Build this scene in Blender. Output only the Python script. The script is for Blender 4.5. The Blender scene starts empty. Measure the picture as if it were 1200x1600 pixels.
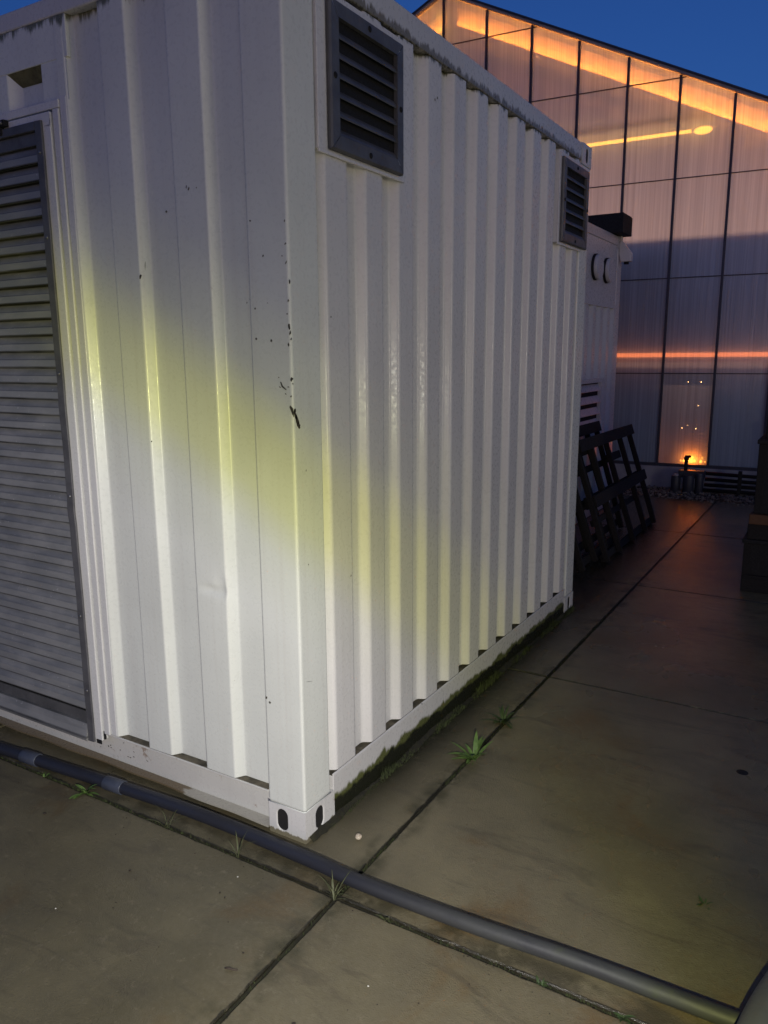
import bpy, math, random
from mathutils import Vector, Matrix
R = math.radians
SC = bpy.context.scene
COL = SC.collection
random.seed(7)

# ------------------------------------------------------------------ camera
cd = bpy.data.cameras.new('camera'); cam = bpy.data.objects.new('camera', cd); COL.objects.link(cam)
cam.location = (1.4978, -1.9461, 1.6760)
cam.rotation_euler = (1.37288, 0.00691, 0.53987)
cd.sensor_fit = 'VERTICAL'; cd.sensor_height = 24; cd.lens = 1212.9/1600*24
cd.clip_start = 0.02; cd.clip_end = 3000
SC.camera = cam
SC.view_settings.view_transform = 'Standard'; SC.view_settings.look = 'None'
SC.view_settings.gamma = 1; SC.view_settings.exposure = 0
SC.render.resolution_x = 768; SC.render.resolution_y = 1024

# ------------------------------------------------------------------ world: dusk sky, sun just under the horizon
w = bpy.data.worlds.new('World'); SC.world = w; w.use_nodes = True
nt = w.node_tree; nt.nodes.clear()
sky = nt.nodes.new('ShaderNodeTexSky'); sky.sky_type = 'NISHITA'; sky.sun_disc = False
sky.sun_elevation = R(4.0); sky.sun_rotation = R(160); sky.ozone_density = 5.2; sky.air_density = 1.0
bg = nt.nodes.new('ShaderNodeBackground'); bg.inputs[1].default_value = 0.12
wo = nt.nodes.new('ShaderNodeOutputWorld')
mixw = nt.nodes.new('ShaderNodeMix'); mixw.data_type = 'RGBA'; mixw.blend_type = 'MULTIPLY'
mixw.inputs[0].default_value = 1.0; mixw.inputs[7].default_value = (1.08, .78, 1.08, 1)
nt.links.new(sky.outputs[0], mixw.inputs[6]); nt.links.new(mixw.outputs[2], bg.inputs[0]); nt.links.new(bg.outputs[0], wo.inputs[0])
SKYGAIN = mixw.inputs[7]

# ------------------------------------------------------------------ the hand torch beside the camera: white core with a yellow rim
TL = Vector((1.62, -2.02, 1.43)); TAX = Vector((-0.68412, -0.09916, -0.7226)).normalized()
TORCH_W = 500
ld = bpy.data.lights.new('torch_light', 'POINT'); ld.energy = TORCH_W; ld.shadow_soft_size = 0.012
lo = bpy.data.objects.new('torch_light', ld); COL.objects.link(lo); lo.location = TL
ld.use_nodes = True; lt = ld.node_tree; lt.nodes.clear()
geo = lt.nodes.new('ShaderNodeNewGeometry'); dp = lt.nodes.new('ShaderNodeVectorMath'); dp.operation = 'DOT_PRODUCT'
dp.inputs[1].default_value = TAX
ac = lt.nodes.new('ShaderNodeMath'); ac.operation = 'ARCCOSINE'
dv = lt.nodes.new('ShaderNodeMath'); dv.operation = 'DIVIDE'; dv.inputs[1].default_value = math.pi
cr = lt.nodes.new('ShaderNodeValToRGB'); em = lt.nodes.new('ShaderNodeEmission'); ou = lt.nodes.new('ShaderNodeOutputLight')
lt.links.new(geo.outputs['Incoming'], dp.inputs[0]); lt.links.new(dp.outputs['Value'], ac.inputs[0])
lt.links.new(ac.outputs[0], dv.inputs[0]); lt.links.new(dv.outputs[0], cr.inputs[0]); sy = lt.nodes.new('ShaderNodeSeparateXYZ'); lt.links.new(geo.outputs['Incoming'], sy.inputs[0])
mr = lt.nodes.new('ShaderNodeMapRange'); mr.inputs[1].default_value = .60; mr.inputs[2].default_value = .93; mr.inputs[3].default_value = .5; mr.inputs[4].default_value = 1.9; lt.links.new(sy.outputs['Y'], mr.inputs[0])
wd = lt.nodes.new('ShaderNodeMapRange'); wd.inputs[1].default_value = 67.4/180; wd.inputs[2].default_value = 76.4/180; wd.inputs[3].default_value = 1; lt.links.new(dv.outputs[0], wd.inputs[0]); lt.links.new(mr.outputs[0], wd.inputs[4])
lt.links.new(wd.outputs[0], em.inputs[1]); lt.links.new(cr.outputs[0], em.inputs[0]); lt.links.new(em.outputs[0], ou.inputs[0])
PROFILE = [(0, (.48, .455, .42)), (24, (.55, .53, .485)), (42, (.63, .61, .585)), (48, (.60, .58, .55)), (51.5, (.52, .51, .43)), (54.5, (.43, .425, .16)), (57.5, (.31, .305, .085)),
           (61, (.13, .13, .08)), (66, (.060, .060, .048)), (76, (.034, .033, .028)), (95, (.022, .021, .018)), (140, (.03, .03, .03))]
el = cr.color_ramp.elements
while len(el) > 1: el.remove(el[-1])
for i, (a, c) in enumerate(PROFILE):
    if a > 45: a += 10.36
    e = el[0] if i == 0 else el.new(a/180)
    e.position = a/180; e.color = (*c, 1)

# a warm yard lamp well off to the right, out of the picture: it rakes the front wall and fills the long side
yl = bpy.data.lights.new('yard_light', 'AREA'); yl.shape = 'DISK'; yl.size = 1.6; yl.energy = 80; yl.color = (1., .90, .72)
yo = bpy.data.objects.new('yard_light', yl); COL.objects.link(yo); yo.location = (8.0, -.9, 1.7)
yo.rotation_euler = (Vector((0, .6, 1.7))-Vector((8.0, -.9, 1.7))).to_track_quat('-Z', 'Y').to_euler()

# ------------------------------------------------------------------ helpers
def tag(o, label=None, cat=None, group=None, kind=None):
    if label: o['label'] = label
    if cat: o['category'] = cat
    if group: o['group'] = group
    if kind: o['kind'] = kind
    return o
def empty(name, loc=(0, 0, 0), rz=0):
    o = bpy.data.objects.new(name, None); COL.objects.link(o); o.location = loc; o.rotation_euler = (0, 0, rz); o.empty_display_size = .1
    return o
class MB:
    def __init__(s): s.v = []; s.f = []; s.sm = []
    def add(s, vs, fs, smooth=False):
        b = len(s.v); s.v += [tuple(map(float, v)) for v in vs]; s.f += [tuple(b+i for i in f) for f in fs]; s.sm += [smooth]*len(fs); return s
    def box(s, x0, x1, y0, y1, z0, z1, M=None):
        vs = [(x, y, z) for z in (z0, z1) for y in (y0, y1) for x in (x0, x1)]
        if M: vs = [M @ Vector(v) for v in vs]
        return s.add(vs, [(0, 2, 3, 1), (4, 5, 7, 6), (0, 1, 5, 4), (2, 6, 7, 3), (0, 4, 6, 2), (1, 3, 7, 5)])
    def bar(s, a, b, w, h, up=(0, 0, 1)):
        a, b = Vector(a), Vector(b); d = (b-a).normalized(); u = Vector(up); x = d.cross(u).normalized(); u = x.cross(d)
        vs = [p + x*sx*w/2 + u*sz*h/2 for p in (a, b) for sz in (-1, 1) for sx in (-1, 1)]
        return s.add(vs, [(0, 1, 3, 2), (4, 6, 7, 5), (0, 4, 5, 1), (2, 3, 7, 6), (0, 2, 6, 4), (1, 5, 7, 3)])
    def prism(s, pts, ax, lo, hi):   # closed polygon extruded along axis ax
        n = len(pts); vs = []
        for t in (lo, hi):
            for p in pts:
                q = list(p); q.insert(ax, t); vs.append(q)
        fs = [tuple(range(n)), tuple(range(2*n-1, n-1, -1))] + [(i, i+n, (i+1) % n+n, (i+1) % n) for i in range(n)]
        return s.add(vs, fs)
    def tube(s, pts, r, n=20, caps=True, rs=None):
        pts = [Vector(p) for p in pts]; rings = []
        for i, p in enumerate(pts):
            d = (pts[min(i+1, len(pts)-1)]-pts[max(i-1, 0)]).normalized()
            up = Vector((0, 0, 1)) if abs(d.z) < .95 else Vector((1, 0, 0))
            x = d.cross(up).normalized(); y = d.cross(x); rr = rs[i] if rs else r
            rings.append([p+(x*math.cos(2*math.pi*k/n)+y*math.sin(2*math.pi*k/n))*rr for k in range(n)])
        vs = [v for g in rings for v in g]; fs = []
        for i in range(len(pts)-1):
            for k in range(n):
                fs.append((i*n+k, (i+1)*n+k, (i+1)*n+(k+1) % n, i*n+(k+1) % n))
        s.add(vs, fs, True)
        if caps:
            s.add(rings[0], [tuple(range(n))]); s.add(rings[-1], [tuple(range(n-1, -1, -1))])
        return s
    def ball(s, c, r, seg=12, rng=8, sc=(1, 1, 1)):
        vs = []; fs = []
        for i in range(rng+1):
            for k in range(seg):
                t = math.pi*i/rng; p = 2*math.pi*k/seg
                vs.append((c[0]+r*sc[0]*math.sin(t)*math.cos(p), c[1]+r*sc[1]*math.sin(t)*math.sin(p), c[2]+r*sc[2]*math.cos(t)))
        for i in range(rng):
            for k in range(seg): fs.append((i*seg+k, (i+1)*seg+k, (i+1)*seg+(k+1) % seg, i*seg+(k+1) % seg))
        return s.add(vs, fs, True)
    def build(s, name, mat, parent=None, bevel=0, seg=2):
        me = bpy.data.meshes.new(name); me.from_pydata(s.v, [], s.f); me.polygons.foreach_set('use_smooth', s.sm)
        import bmesh
        bm = bmesh.new(); bm.from_mesh(me); bmesh.ops.remove_doubles(bm, verts=bm.verts, dist=1e-6)
        bmesh.ops.recalc_face_normals(bm, faces=bm.faces); bm.to_mesh(me); bm.free()
        me.materials.append(mat); o = bpy.data.objects.new(name, me); COL.objects.link(o)
        if parent: o.parent = parent
        if bevel:
            b = o.modifiers.new('bevel', 'BEVEL'); b.width = bevel; b.segments = seg; b.limit_method = 'ANGLE'; b.angle_limit = R(35); b.harden_normals = False
        return o
def copy_tree(o, parent=None):
    c = o.copy(); COL.objects.link(c); c.parent = parent
    for ch in list(o.children): copy_tree(ch, c)
    return c

# ------------------------------------------------------------------ materials
class N:
    """small node DSL"""
    def __init__(s, name):
        s.m = bpy.data.materials.new(name); s.m.use_nodes = True; s.t = s.m.node_tree; s.t.nodes.clear()
        s.out = s.t.nodes.new('ShaderNodeOutputMaterial'); s.geo = s.t.nodes.new('ShaderNodeNewGeometry'); s.pos = s.geo.outputs['Position']
    def n(s, ty, **kw):
        o = s.t.nodes.new('ShaderNode'+ty)
        for k, v in kw.items(): setattr(o, k, v)
        return o
    def put(s, sock, v):
        if hasattr(v, 'links') or hasattr(v, 'is_linked'): s.t.links.new(v, sock)
        elif isinstance(v, (tuple, list)) and len(v) == 3 and sock.type == 'RGBA': sock.default_value = (*v, 1)
        else: sock.default_value = v
    def math(s, op, a, b=0, clamp=False):
        o = s.n('Math', operation=op, use_clamp=clamp); s.put(o.inputs[0], a); s.put(o.inputs[1], b); return o.outputs[0]
    def scale(s, vec, sc):
        o = s.n('Mapping'); s.put(o.inputs[0], vec); o.inputs['Scale'].default_value = sc; return o.outputs[0]
    def noise(s, scale=5, detail=4, rough=.55, sc=None, vec=None, dist=0):
        o = s.n('TexNoise'); v = vec or s.pos
        if sc: v = s.scale(v, sc)
        s.put(o.inputs['Vector'], v); o.inputs['Scale'].default_value = scale; o.inputs['Detail'].default_value = detail
        o.inputs['Roughness'].default_value = rough; o.inputs['Distortion'].default_value = dist; return o.outputs[0]
    def ramp(s, f, lo, hi, a=0., b=1., smooth=True):
        o = s.n('MapRange', interpolation_type='SMOOTHSTEP' if smooth else 'LINEAR')
        s.put(o.inputs[0], f); o.inputs[1].default_value = lo; o.inputs[2].default_value = hi; s.put(o.inputs[3], a); s.put(o.inputs[4], b); return o.outputs[0]
    def mix(s, f, a, b, mode='MIX'):
        o = s.n('Mix', data_type='RGBA', blend_type=mode); s.put(o.inputs[0], f); s.put(o.inputs[6], a); s.put(o.inputs[7], b); return o.outputs[2]
    def xyz(s):
        o = s.n('SeparateXYZ'); s.put(o.inputs[0], s.pos); return o.outputs
    def bump(s, h, strength=.3, dist=.01, normal=None):
        o = s.n('Bump'); o.inputs['Strength'].default_value = strength; o.inputs['Distance'].default_value = dist; s.put(o.inputs['Height'], h)
        if normal: s.put(o.inputs['Normal'], normal)
        return o.outputs[0]
    def bsdf(s, col, rough=.5, metal=0, normal=None, spec=.5, **kw):
        b = s.n('BsdfPrincipled'); s.put(b.inputs['Base Color'], col); s.put(b.inputs['Roughness'], rough); s.put(b.inputs['Metallic'], metal)
        b.inputs['Specular IOR Level'].default_value = spec
        if normal: s.put(b.inputs['Normal'], normal)
        for k, v in kw.items(): s.put(b.inputs[k], v)
        return b.outputs[0]
    def done(s, sh): s.t.links.new(sh, s.out.inputs[0]); return s.m

def paint(name, base=(.71, .73, .67), zones=(), rust=.0, rough=.29):
    """aged white container paint; zones: (axis, lo, hi, colour, noise scale vector, threshold) dirt growing from lo (none) to hi (full)"""
    n = N(name); ax = n.xyz()
    big = n.noise(1.6, 4, .6); streak = n.noise(1, 3, .6, sc=(38, 38, .9)); fine = n.noise(60, 3, .6)
    col = n.mix(n.ramp(big, .3, .75), base, tuple(c*.9 for c in base))
    col = n.mix(n.ramp(streak, .45, .8, 0, .22), col, (.52, .5, .45))
    spot = n.noise(95, 2, .5); col = n.mix(n.ramp(spot, .76, .80, 0, .4), col, (.2, .17, .12))
    for (a, lo, hi, c, sv, th) in zones:
        h = n.ramp(ax[a], lo, hi) if lo < hi else n.ramp(ax[a], hi, lo, 1., 0.)
        nz = n.noise(1, 5, .65, sc=sv, dist=.4)
        k = n.ramp(n.math('ADD', nz, n.math('SUBTRACT', h, 1)), th-.07-.5, th+.10-.5)
        col = n.mix(k, col, c)
    if rust:
        r = n.noise(9, 6, .7); col = n.mix(n.ramp(r, .68-rust, .74-rust, 0, .7), col, (.22, .13, .07))
    h = n.noise(260, 2, .5); h2 = n.noise(90, 2, .5, sc=(1, 1, .6))
    nm = n.bump(n.math('ADD', n.math('MULTIPLY', h, .25), n.math('MULTIPLY', h2, .35)), .38, .0012)
    return n.done(n.bsdf(col, n.ramp(fine, .3, .7, rough-.06, rough+.12), 0, nm, .5))
def simple(name, c, rough=.5, metal=0, var=.25, scale=12, bstr=.2, bdist=.002, c2=None, sv=None, spec=.5):
    n = N(name); a = n.noise(scale, 5, .6, sc=sv)
    col = n.mix(n.ramp(a, .35, .7), c, c2 or tuple(x*(1-var) for x in c)); b = n.noise(scale*7, 3, .6)
    return n.done(n.bsdf(col, n.ramp(b, .3, .7, max(rough-.08, .02), min(rough+.1, 1)), metal, n.bump(b, bstr, bdist), spec))
def glow(name, c, s):
    n = N(name); e = n.n('Emission'); e.inputs[0].default_value = (*c, 1); e.inputs[1].default_value = s; return n.done(e.outputs[0])

MOSS = (.05, .062, .018); MOSSD = (.03, .03, .014)
M = {}
M['front'] = paint('front_wall_paint', zones=[(2, 2.68, 2.88, (.14, .14, .08), (30, 30, 4), .74)])
M['side'] = paint('side_wall_paint', base=(.68, .67, .64), zones=[(2, 2.70, 2.83, (.10, .10, .05), (24, 24, 4), .72)])
M['post'] = paint('post_paint', zones=[(2, .16, .0, (.3, .27, .2), (30, 30, 10), .62)])
M['siderail'] = paint('side_rail_paint', base=(.62, .61, .58), zones=[(2, .19, .02, (.10, .11, .035), (9, 9, 2.5), .56), (2, .15, .01, (.014, .015, .008), (8, 8, 3), .545)])
M['toprail'] = paint('top_rail_paint', base=(.60, .60, .58), zones=[(2, 2.9, 2.78, (.2, .18, .12), (40, 40, 3.), .74), (2, 2.83, 2.78, (.05, .045, .02), (45, 45, 14.), .80)])
M['frontrail'] = paint('front_rail_paint', base=(.62, .61, .56), rust=.05)
M['ledge'] = paint('ledge_paint', base=(.42, .40, .34), zones=[(0, -.45, -.75, (.16, .12, .07), (6, 20, 5), .45)], rust=.04)
M['casting'] = paint('casting_paint', base=(.66, .65, .62), zones=[(2, .05, .0, (.2, .18, .12), (30, 30, 12), .70)], rust=.03)
M['door'] = paint('door_paint', base=(.7, .7, .67), zones=[(0, 0, 1, (.2, .2, .2), (1, 1, 1), 2)], rust=-.02)
M['chip'] = simple('bare_chip', (.06, .05, .035), .7, var=.5, scale=300)
M['dark'] = simple('dark_inside', (.012, .011, .01), .8)
M['ledge_dirt'] = simple('ledge_dirt', (.14, .12, .08), .9, scale=25, c2=(.05, .045, .03), bstr=.6)
M['louvre_frame'] = simple('louvre_frame_metal', (.13, .13, .135), .5, .3, scale=12, c2=(.09, .09, .095))
M['moss_ledge'] = simple('moss_ledge', (.16, .15, .07), .9, c2=(.07, .07, .03), scale=30, bstr=.6, bdist=.01)

def louvre_mat():
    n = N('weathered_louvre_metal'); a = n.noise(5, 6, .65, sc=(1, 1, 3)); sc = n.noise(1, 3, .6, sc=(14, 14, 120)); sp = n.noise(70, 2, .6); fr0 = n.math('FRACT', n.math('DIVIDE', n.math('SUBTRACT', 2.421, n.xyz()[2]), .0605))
    col = n.mix(n.ramp(a, .35, .7), (.19, .195, .195), (.285, .285, .275)); col = n.mix(n.ramp(sc, .55, .8, 0, .25), col, (.14, .14, .13)); lit_lip = n.math('MULTIPLY', n.ramp(fr0, .36, .44), n.ramp(fr0, .80, .86, 1., 0.)); col = n.mix(n.math('MULTIPLY', lit_lip, .35), col, (.33, .33, .315))  # slat lips painted lighter, as the torch lights them
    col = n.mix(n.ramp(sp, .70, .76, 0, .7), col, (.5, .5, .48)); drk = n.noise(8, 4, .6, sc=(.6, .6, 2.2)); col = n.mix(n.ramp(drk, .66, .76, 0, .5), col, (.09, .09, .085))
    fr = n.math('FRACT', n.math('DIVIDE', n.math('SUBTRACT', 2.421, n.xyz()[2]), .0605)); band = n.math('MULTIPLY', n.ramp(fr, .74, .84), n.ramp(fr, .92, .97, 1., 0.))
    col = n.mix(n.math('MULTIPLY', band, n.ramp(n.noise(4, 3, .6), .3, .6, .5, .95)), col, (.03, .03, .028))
    return n.done(n.bsdf(col, n.ramp(a, .3, .7, .42, .6), .2, n.bump(n.noise(45, 4, .6), .25, .002), .5))
M['louvre'] = louvre_mat()
M['grille'] = simple('grey_grille_metal', (.125, .125, .125), .45, .2, .4, 9, .3, .002, c2=(.085, .085, .085))
M['screw'] = simple('screw_metal', (.30, .30, .30), .35, .8)
M['black'] = simple('black_surface', (.006, .006, .006), .8)

def concrete():
    n = N('wet_concrete'); big = n.noise(1.1, 6, .62, dist=.3); mid = n.noise(4.5, 6, .65); fine = n.noise(60, 6, .75); grit = n.noise(210, 3, .65); ax = n.xyz()
    col = n.mix(n.ramp(big, .3, .72), (.215, .185, .108), (.12, .102, .056))
    col = n.mix(n.ramp(mid, .36, .68, 0, .55), col, (.128, .112, .072)); col = n.mix(n.ramp(n.noise(2.3, 5, .6, dist=.6), .52, .70, 0, .8), col, (.15, .10, .042))
    col = n.mix(n.ramp(fine, .35, .75, 0, .35), col, (.21, .185, .125)); col = n.mix(n.ramp(grit, .66, .74, 0, .4), col, (.045, .04, .03))
    lt = n.noise(30, 3, .6); col = n.mix(n.ramp(lt, .70, .77, 0, .5), col, (.3, .28, .23))
    # algae and damp along the container's long side
    near = n.math('MULTIPLY', n.ramp(n.math('ADD', ax[0], n.math('MULTIPLY', n.noise(2.2, 4, .6), .16)), .06, .33, 1., 0.), n.ramp(ax[1], .0, .7, .35, 1.)); alg = n.noise(3, 5, .65)
    col = n.mix(n.math('MULTIPLY', near, n.ramp(alg, .2, .5, .7, 1.)), col, (.016, .017, .008))
    jy = n.math('MULTIPLY', n.ramp(n.math('ABSOLUTE', n.math('ADD', ax[0], -.245)), .02, .09, 1., 0.), n.ramp(n.noise(6, 4, .6), .4, .65, 0, .8))
    col = n.mix(jy, col, (.035, .034, .015))
    jx = n.math('MULTIPLY', n.ramp(n.math('ABSOLUTE', n.math('ADD', ax[1], .135)), .02, .07, 1., 0.), n.ramp(n.noise(7, 4, .6), .4, .6, 0, .75))
    col = n.mix(jx, col, (.05, .045, .025))
    wob = n.math('MULTIPLY', n.math('SUBTRACT', n.noise(14, 4, .7), .5), .022)
    for i_, q in ((1, -.17), (0, .245), (1, 1.82), (1, 3.76), (1, 5.73)):
        col = n.mix(n.ramp(n.math('ADD', n.math('ABSOLUTE', n.math('ADD', ax[i_], -q)), wob), .009, .015, .92, 0.), col, (.016, .015, .009))
    wet = n.ramp(n.noise(1.3, 4, .6, sc=(1, .7, 1)), .38, .62)
    rg = n.mix(wet, (.44, .44, .44), (.15, .15, .15)); rg = n.mix(n.ramp(ax[1], 1.5, 4.5), rg, (.16, .16, .16))
    sm = n.noise(1, 4, .7, sc=(2.2, 9, 1), dist=1.2); col = n.mix(n.ramp(sm, .50, .70, 0, .5), col, (.07, .06, .04)); pk = n.noise(22, 5, .75); col = n.mix(n.ramp(pk, .55, .72, 0, .45), col, (.22, .19, .125)); col = n.mix(n.ramp(n.noise(120, 3, .7), .60, .72, 0, .5), col, (.05, .043, .03))
    nm = n.bump(n.math('ADD', n.math('MULTIPLY', fine, .8), grit), .7, .003)
    return n.done(n.bsdf(col, rg, 0, n.bump(mid, .25, .01, nm), .5))
M['concrete'] = concrete()
M['soil'] = simple('joint_soil', (.020, .018, .010), .9, scale=40, bstr=.8, bdist=.01, c2=(.035, .034, .014))
M['ground'] = simple('dark_ground', (.03, .028, .022), .9, scale=3, bstr=.6, bdist=.03)
def pipe_mat():
    n = N('blue_grey_pipe'); a = n.noise(6, 5, .6, sc=(.7, 3, 3)); s = n.noise(1, 3, .6, sc=(5, 120, 120)); ax = n.xyz()
    col = n.mix(n.ramp(a, .4, .7), (.019, .021, .030), (.012, .013, .019))
    d = n.math('MULTIPLY', n.ramp(ax[0], .25, .8), n.ramp(a, .42, .56)); col = n.mix(n.math('MULTIPLY', d, .5), n.mix(n.ramp(ax[0], .1, .7), col, (.035, .036, .038)), (.055, .058, .052))
    col = n.mix(n.ramp(s, .62, .75, 0, .25), col, (.07, .075, .09))
    g = n.ramp(n.noise(9, 4, .6), .56, .66, 0, .5); col = n.mix(n.math('MULTIPLY', g, n.ramp(ax[0], .6, 1.1)), col, (.06, .07, .03))
    return n.done(n.bsdf(col, n.ramp(a, .3, .7, .42, .66), 0, n.bump(n.noise(40, 3), .25, .002), .5))
M['pipe'] = pipe_mat(); M['coupling'] = simple('coupling_plastic', (.065, .075, .10), .4, scale=20)
M['pipe_dark'] = simple('dark_fitting', (.03, .032, .045), .5, scale=14)
M['pipe2'] = simple('grey_pipe', (.13, .13, .16), .45, scale=10)
M['leaf'] = simple('leaf', (.12, .20, .045), .5, scale=60, c2=(.07, .13, .03)); M['leafd'] = simple('dark_leaf', (.05, .085, .025), .6, scale=60, c2=(.03, .05, .015))
M['grass'] = simple('grass_blade', (.11, .12, .05), .6, scale=60, c2=(.06, .07, .03))
M['moss'] = simple('moss', (.045, .06, .016), .9, scale=50, c2=(.022, .026, .010))
M['gravel'] = simple('gravel_stone', (.22, .20, .17), .7, scale=9, c2=(.06, .055, .05))
M['snail'] = simple('snail_shell', (.62, .54, .42), .35, scale=150, c2=(.4, .32, .22)); M['twig'] = simple('twig', (.06, .045, .03), .8)
M['white_bit'] = simple('white_bit', (.7, .68, .6), .6)
M['brown_bit'] = simple('brown_bit', (.03, .022, .014), .8)
M['wood_dark'] = simple('dark_wood', (.007, .006, .005), .85, scale=14, sv=(1, .15, 1)); M['wood_orange'] = simple('orange_timber', (.10, .045, .015), .7, scale=10)
M['white2'] = paint('second_container_paint', base=(.60, .59, .58)); M['white2d'] = paint('second_container_trim', base=(.52, .51, .50))
M['alu'] = simple('dark_aluminium', (.035, .04, .06), .5, .2); M['plinth'] = simple('plinth_concrete', (.30, .30, .33), .8, scale=6)
M['roofglass'] = simple('roof_panel', (.08, .09, .11), .4)

# ------------------------------------------------------------------ shipping container (near)
W, L, H = 2.438, 3.01, 2.896
PW, PD = .165, .158
def rounded(profile, r=.007, k=4):
    """round the inner corners of a 2D polyline"""
    out = [profile[0]]
    for i in range(1, len(profile)-1):
        a, b, c = Vector(profile[i-1]), Vector(profile[i]), Vector(profile[i+1])
        u = (a-b); v = (c-b); t = min(r, u.length*.42, v.length*.42)
        p0 = b+u.normalized()*t; p2 = b+v.normalized()*t
        if u.length > t*2.6: out.append(tuple(b+u.normalized()*(t+.002)))
        for j in range(k+1):
            s = j/k; out.append(tuple(p0*(1-s)**2+b*2*s*(1-s)+p2*s*s))
        if v.length > t*2.6: out.append(tuple(b+v.normalized()*(t+.002)))
    out.append(profile[-1]); return out
def sheet(mb, prof, fn, zs):
    n = len(prof); vs = []
    for z in zs:
        for (u, d) in prof: vs.append(fn(u, d, z))
    fs = [(j*n+i, j*n+i+1, (j+1)*n+i+1, (j+1)*n+i) for j in range(len(zs)-1) for i in range(n-1)]
    mb.add(vs, fs, True)

def casting(mb, sx, sy, sz, ox, oy, oz, cx=.162, cy=.178, cz=.118):
    """corner block with oval holes on its two outer faces; (ox,oy,oz) outer corner, s* point inwards"""
    def face(P, hw, hh, w, h, cu, cv, depth):
        # P(u,v,d): u in 0..w, v in 0..h, d depth inwards
        n = 32; ov = []; rc = []
        angs = [2*math.pi*i/n for i in range(n)] + [math.atan2(sv-cv, su-cu) % (2*math.pi) for su in (0, w) for sv in (0, h)]
        angs = sorted(set(round(a, 6) for a in angs))
        for a in angs:
            c, s = math.cos(a), math.sin(a)
            # stadium
            rr = hw; st = hh-hw
            y = s; x = c
            if abs(x)*1e3 > 0 and abs(hw/max(abs(x), 1e-6)*abs(y)) <= st: t = hw/abs(x)
            else:
                b = abs(y)*st; t = b+math.sqrt(max(b*b-(st*st-rr*rr), 0))
            ov.append((cu+t*x, cv+t*y))
            t = min([(w-cu)/x if x > 1e-6 else 9, -cu/x if x < -1e-6 else 9, (h-cv)/y if y > 1e-6 else 9, -cv/y if y < -1e-6 else 9])
            rc.append((cu+t*x, cv+t*y))
        m = len(angs); vs = [P(u, v, 0) for u, v in rc]+[P(u, v, .0) for u, v in ov]+[P(u, v, depth) for u, v in ov]
        fs = [(i, (i+1) % m, m+(i+1) % m, m+i) for i in range(m)]+[(m+i, m+(i+1) % m, 2*m+(i+1) % m, 2*m+i) for i in range(m)]
        mb.add(vs, fs)
    face(lambda u, v, d: (ox+sx*u, oy+sy*d, oz+sz*v), .0235, .041, cx, cz, .103, .061, .004)
    face(lambda u, v, d: (ox+sx*d, oy+sy*u, oz+sz*v), .0235, .041, cy, cz, .086, .060, .004)
    X = lambda t: ox+sx*t; Y = lambda t: oy+sy*t; Z = lambda t: oz+sz*t
    q = [(X(0), Y(0)), (X(cx), Y(0)), (X(cx), Y(cy)), (X(0), Y(cy))]
    mb.add([(x, y, Z(0)) for x, y in q], [(0, 1, 2, 3)]); mb.add([(x, y, Z(cz)) for x, y in q], [(0, 1, 2, 3)])
    mb.add([(X(cx), Y(0), Z(0)), (X(cx), Y(cy), Z(0)), (X(cx), Y(cy), Z(cz)), (X(cx), Y(0), Z(cz))], [(0, 1, 2, 3)])
    mb.add([(X(0), Y(cy), Z(0)), (X(cx), Y(cy), Z(0)), (X(cx), Y(cy), Z(cz)), (X(0), Y(cy), Z(cz))], [(0, 1, 2, 3)])

def container_frame(root, M1, W=W, L=L):
    """castings, posts, rails, roof and floor: outer corner at (0,0,0), body in -x, +y"""
    for x, sx in ((0, -1), (-W, 1)):
        for y, sy in ((0, 1), (L, -1)):
            for z, sz in ((0, 1), (H, -1)):
                mb = MB(); casting(mb, sx, sy, sz, x, y, z); c = mb.build('corner_casting', M1['casting'], root, .004)
                # dark pocket behind the holes
                mb = MB(); a, b = sorted((x+sx*.0045, x+sx*.15)); c0, d = sorted((y+sy*.0045, y+sy*.165)); e, f = sorted((z+sz*.006, z+sz*.112))
                mb.box(a, b, c0, d, e, f); mb.build('casting_cavity', M['dark'], c)
            a, b = sorted((x+sx*.0025, x+sx*PW)); c0, d = sorted((y+sy*.0025, y+sy*PD))
            mb = MB(); mb.box(a, b, c0, d, .118, H-.118); mb.build('corner_post', M1['post'], root, .009, 3)
    mb = MB(); mb.box(-W+.02, -.02, .02, L-.02, H-.04, H-.012); mb.build('roof', M1['toprail'], root)
    mb = MB(); mb.box(-W+.06, -.06, .06, L-.06, .02, .10); mb.build('floor', M['dark'], root)

c1 = tag(empty('shipping_container'), 'large near white container with a grey louvred door and two vent grilles', 'shipping container')
container_frame(c1, dict(casting=M['casting'], post=M['post'], toprail=M['toprail']))
# side rails
mb = MB()
mb.prism([(-.003, .004), (-.003, .176), (-.009, .180), (-.0095, .170), (-.075, .170), (-.075, .004)], 1, .178, L-.178); mb.build('bottom_rail', M['siderail'], c1, .003)
mb = MB(); mb.box(-.0745, -.010, .18, L-.18, .1705, .1725); mb.build('rail_ledge', M['ledge_dirt'], c1)
mb = MB(); mb.box(-W+.165, -.168, .007, .038, .1575, .1590); mb.build('rail_ledge', M['ledge_dirt'], c1)
mb = MB(); mb.box(-.05, -.004, .178, L-.178, 2.792, H-.004); mb.build('top_rail', M['toprail'], c1, .006)
mb = MB(); mb.box(-W+.003, -W+.06, .178, L-.178, .004, .18); mb.build('bottom_rail', M['siderail'], c1, .003)
mb = MB(); mb.box(-W+.004, -W+.05, .178, L-.178, 2.792, H-.004); mb.build('top_rail', M['toprail'], c1, .006)
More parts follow.
